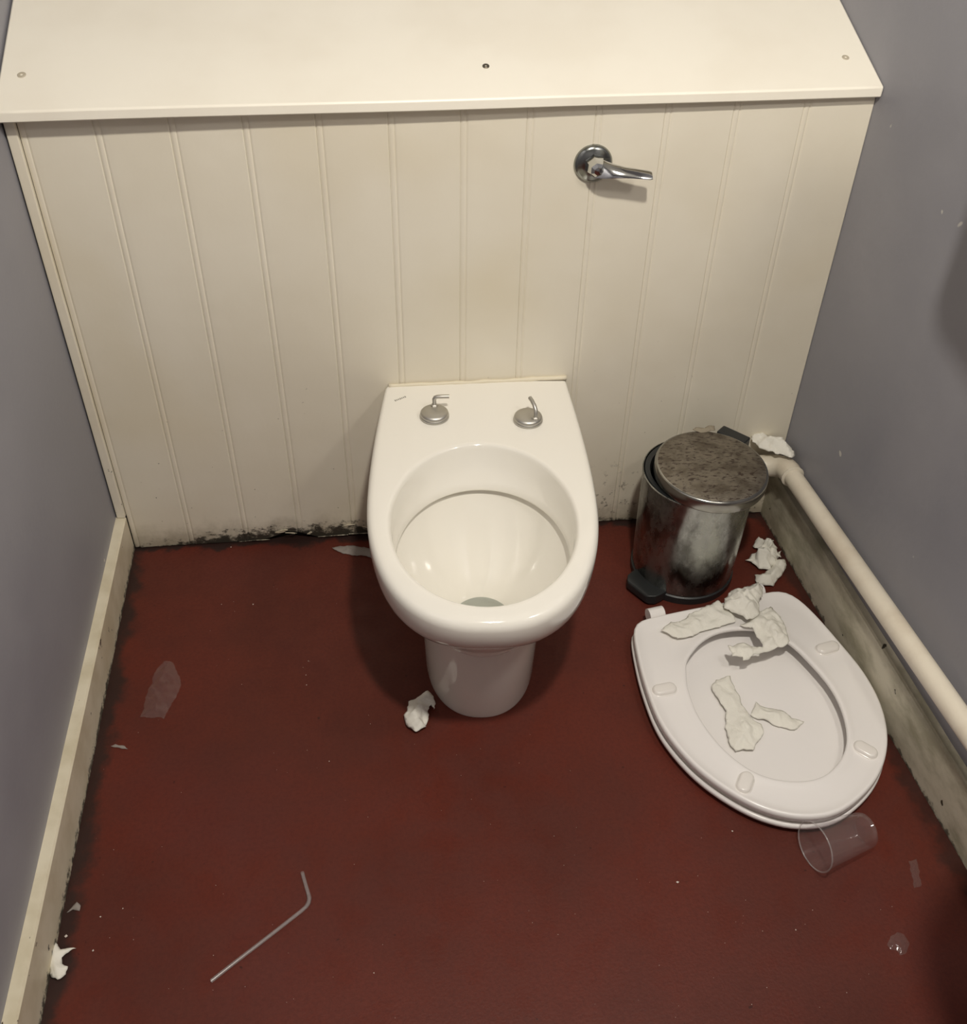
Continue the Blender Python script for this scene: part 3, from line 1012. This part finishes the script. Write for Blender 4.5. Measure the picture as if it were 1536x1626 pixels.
# ------------------------------------------------------------------ fittings on the right wall just past the frame; they shade the wall and floor corner
M_DISP = mat('dispenser_plastic', lin(226, 224, 218), 0.3)
XW = XR(-.6)
disp = tag(empty('roll_dispenser', (XW, -.61, .89)), 'white plastic toilet roll dispenser on the right wall above the pipe', 'dispenser')
def rrect(y0, y1, z0, z1, r, x, n=6):
    L = []
    for (cy, cz, a0) in ((y1 - r, z1 - r, 0), (y0 + r, z1 - r, 90), (y0 + r, z0 + r, 180), (y1 - r, z0 + r, 270)):
        for k in range(n + 1):
            a = math.radians(a0 + 90 * k / n)
            L.append((x, cy + math.cos(a) * r, cz + math.sin(a) * r))
    return L
v, f = loft([rrect(-.74, -.452, .89, 1.16, .045, XW - .002), rrect(-.74, -.452, .89, 1.16, .045, XW - .105), rrect(-.735, -.457, .895, 1.155, .042, XW - .114), rrect(-.72, -.475, .91, 1.14, .035, XW - .118)])
obj('housing', v, f, M_DISP, disp, smooth=40)
v, f = loft([rrect(-.66, -.565, .893, .906, .005, XW - .045), rrect(-.66, -.565, .887, .90, .005, XW - .095)])
obj('paper_slot', v, f, M_BLACK, disp)
basin = tag(empty('hand_basin', (1.40, -1.21, .68)), 'small white china hand basin on the right wall', 'basin')
def bl(y0, y1, x0, x1, r, z, n=8):
    L = []
    for (cx, cy, rr_, a0) in ((x1 - .01, y1 - .01, .01, 0), (x0 + r, y1 - r, r, 90), (x0 + r, y0 + r, r, 180), (x1 - .01, y0 + .01, .01, 270)):
        for k in range(n + 1):
            a = math.radians(a0 + 90 * k / n)
            L.append((cx + math.cos(a) * rr_, cy + math.sin(a) * rr_, z))
    return L
XB = XR(-1.0) - .006
v, f = loft([bl(-1.32, -1.12, 1.19, XB, .07, .66), bl(-1.38, -1.03, 1.11, XB, .10, .72), bl(-1.43, -.99, 1.06, XB, .12, .79), bl(-1.43, -.99, 1.055, XB, .12, .815), bl(-1.425, -.995, 1.06, XB, .118, .82),
             bl(-1.40, -1.06, 1.12, XB - .09, .10, .82), bl(-1.39, -1.07, 1.13, XB - .10, .10, .81), bl(-1.34, -1.10, 1.16, XB - .13, .07, .72), bl(-1.26, -1.17, 1.20, XB - .17, .03, .70)])
obj('basin_bowl', v, f, M_CHINA, basin, smooth=50)
v, f = tube([(XB - .05, -1.21, .82), (XB - .05, -1.21, .88), (XB - .06, -1.21, .905), (XB - .09, -1.21, .915), (XB - .13, -1.21, .91), (XB - .14, -1.21, .895)], [.02, .016, .013, .012, .011, .010], 16)
obj('tap', v, f, M_CHROME, basin, smooth=50)

# clear drinking straw, bent
sp = [px(p, 2, .0036) for p in ((335, 1558), (372, 1529), (410, 1500), (450, 1469), (478, 1447), (486, 1440), (490, 1434), (491.5, 1427), (490, 1420), (487, 1410), (480, 1385))]
v, f = [], []
loops = []
pth = [Vector(q) for q in sp]
st = empty('drinking_straw', pth[0])
tag(st, 'clear bent plastic drinking straw on the red floor', 'straw')
v, f = tube(pth[:6], .0028, 16, cap=False)
obj('long_end', v, f, M_STRAW, st, smooth='all')
fl = []
rr = []
for i in range(25):
    t = i / 24
    k = 5 + t * 3
    a_, b_ = pth[min(int(k), 7)], pth[min(int(k) + 1, 8)]
    fl.append(a_.lerp(b_, k - min(int(k), 7)))
    rr.append(.0027 if i % 2 else .0034)
v, f = tube(fl, rr, 16, cap=False)
obj('flexible_bend', v, f, M_STRAW, st, smooth='all')
v, f = tube(pth[8:], .0028, 16, cap=False)
obj('short_end', v, f, M_STRAW, st, smooth='all')

# clear cup on its side, mouth to the left
mc, bc = px((1294, 1345), 2, .0375), px((1388, 1312), 2, .029)
cup = tag(empty('plastic_cup', (mc.x, mc.y, 0)), 'clear plastic cup lying on its side against the fallen seat', 'cup')
ax = Vector((bc.x - mc.x, bc.y - mc.y, 0)).normalized()
Lc = .100
r_m, r_b = .0375, .0265
axis = (ax * Lc + Vector((0, 0, r_b - r_m))).normalized()
s1 = axis.cross(Vector((0, 0, 1))).normalized()
s2 = s1.cross(axis)
o_ = Vector((mc.x, mc.y, r_m + .0008))
def ring(t, r, n=48): return [o_ + axis * (t * Lc) + (s1 * math.cos(2 * math.pi * k / n) + s2 * math.sin(2 * math.pi * k / n)) * r for k in range(n)]
pr = [(.002, r_m - .0002)]
for i in range(1, 12): pr.append((i / 12, r_m - .001 + (r_b - r_m + .001) * i / 12 + (.0003 if i % 2 else 0)))
pr += [(.97, r_b), (.985, r_b - .001), (.985, r_b - .004), (.95, r_b - .006), (.95, .004)]
v, f = loft([ring(t, r) for t, r in pr], False, True)
obj('cup_wall', v, f, M_CUP, cup, smooth=50)
lr = []
for i in range(10):
    t = 2 * math.pi * i / 10
    lr.append(ring(.006 + math.cos(t) * .012, r_m + math.sin(t) * .0013))
v, f = loft(lr, closed_v=True)
obj('rolled_rim', v, f, M_STRAW, cup, smooth='all')

# white crumbs and grit strewn over the floor: too many and too small to count
random.seed(21)
cv, cf = [], []
spots = [((402, 960), 1.6), ((190, 1010), 1.6), ((196, 1045), 2.2), ((160, 1456), 1.6), ((148, 1510), 1.9), ((105, 1487), 2.6), ((1163, 1320), 1.6), ((1264, 1477), 1.3), ((594, 1545), 1.1), ((352, 960), 1.0), ((490, 1050), 1.2), ((487, 1088), 1.2), ((523, 1209), 1.1), ((486, 1072), 1.0), ((1076, 1401), 2.2), ((175, 1105), 1.2), ((367, 869), 1.2), ((195, 1443), 1.0)]
for i in range(150):
    spots.append(((random.uniform(130, 1420), random.uniform(930, 1620)), random.uniform(.25, .6)))
for p, s in spots:
    q = px(p, 2, 0)
    if q.x < .03 or q.x > 1.33 or (1000 < p[0] < 1415 and p[1] < 1305) or (590 < p[0] < 960 and p[1] < 1150): continue
    o = len(cv)
    r = .0009 * s
    for (dx, dy, dz) in ((1, 0, .4), (0, 1, .4), (-1, 0, .4), (0, -1, .4), (0, 0, 1.1), (0, 0, 0)):
        cv.append((q.x + dx * r * random.uniform(.7, 1.4), q.y + dy * r * random.uniform(.7, 1.4), .0002 + dz * r))
    for a_, b_ in ((0, 1), (1, 2), (2, 3), (3, 0)):
        cf.append((o + a_, o + b_, o + 4))
        cf.append((o + b_, o + a_, o + 5))
tag(obj('floor_grit', cv, cf, mat('white_crumbs', lin(225, 215, 205), .7)), 'tiny white crumbs and grit scattered over the red floor', 'grit', kind='stuff')
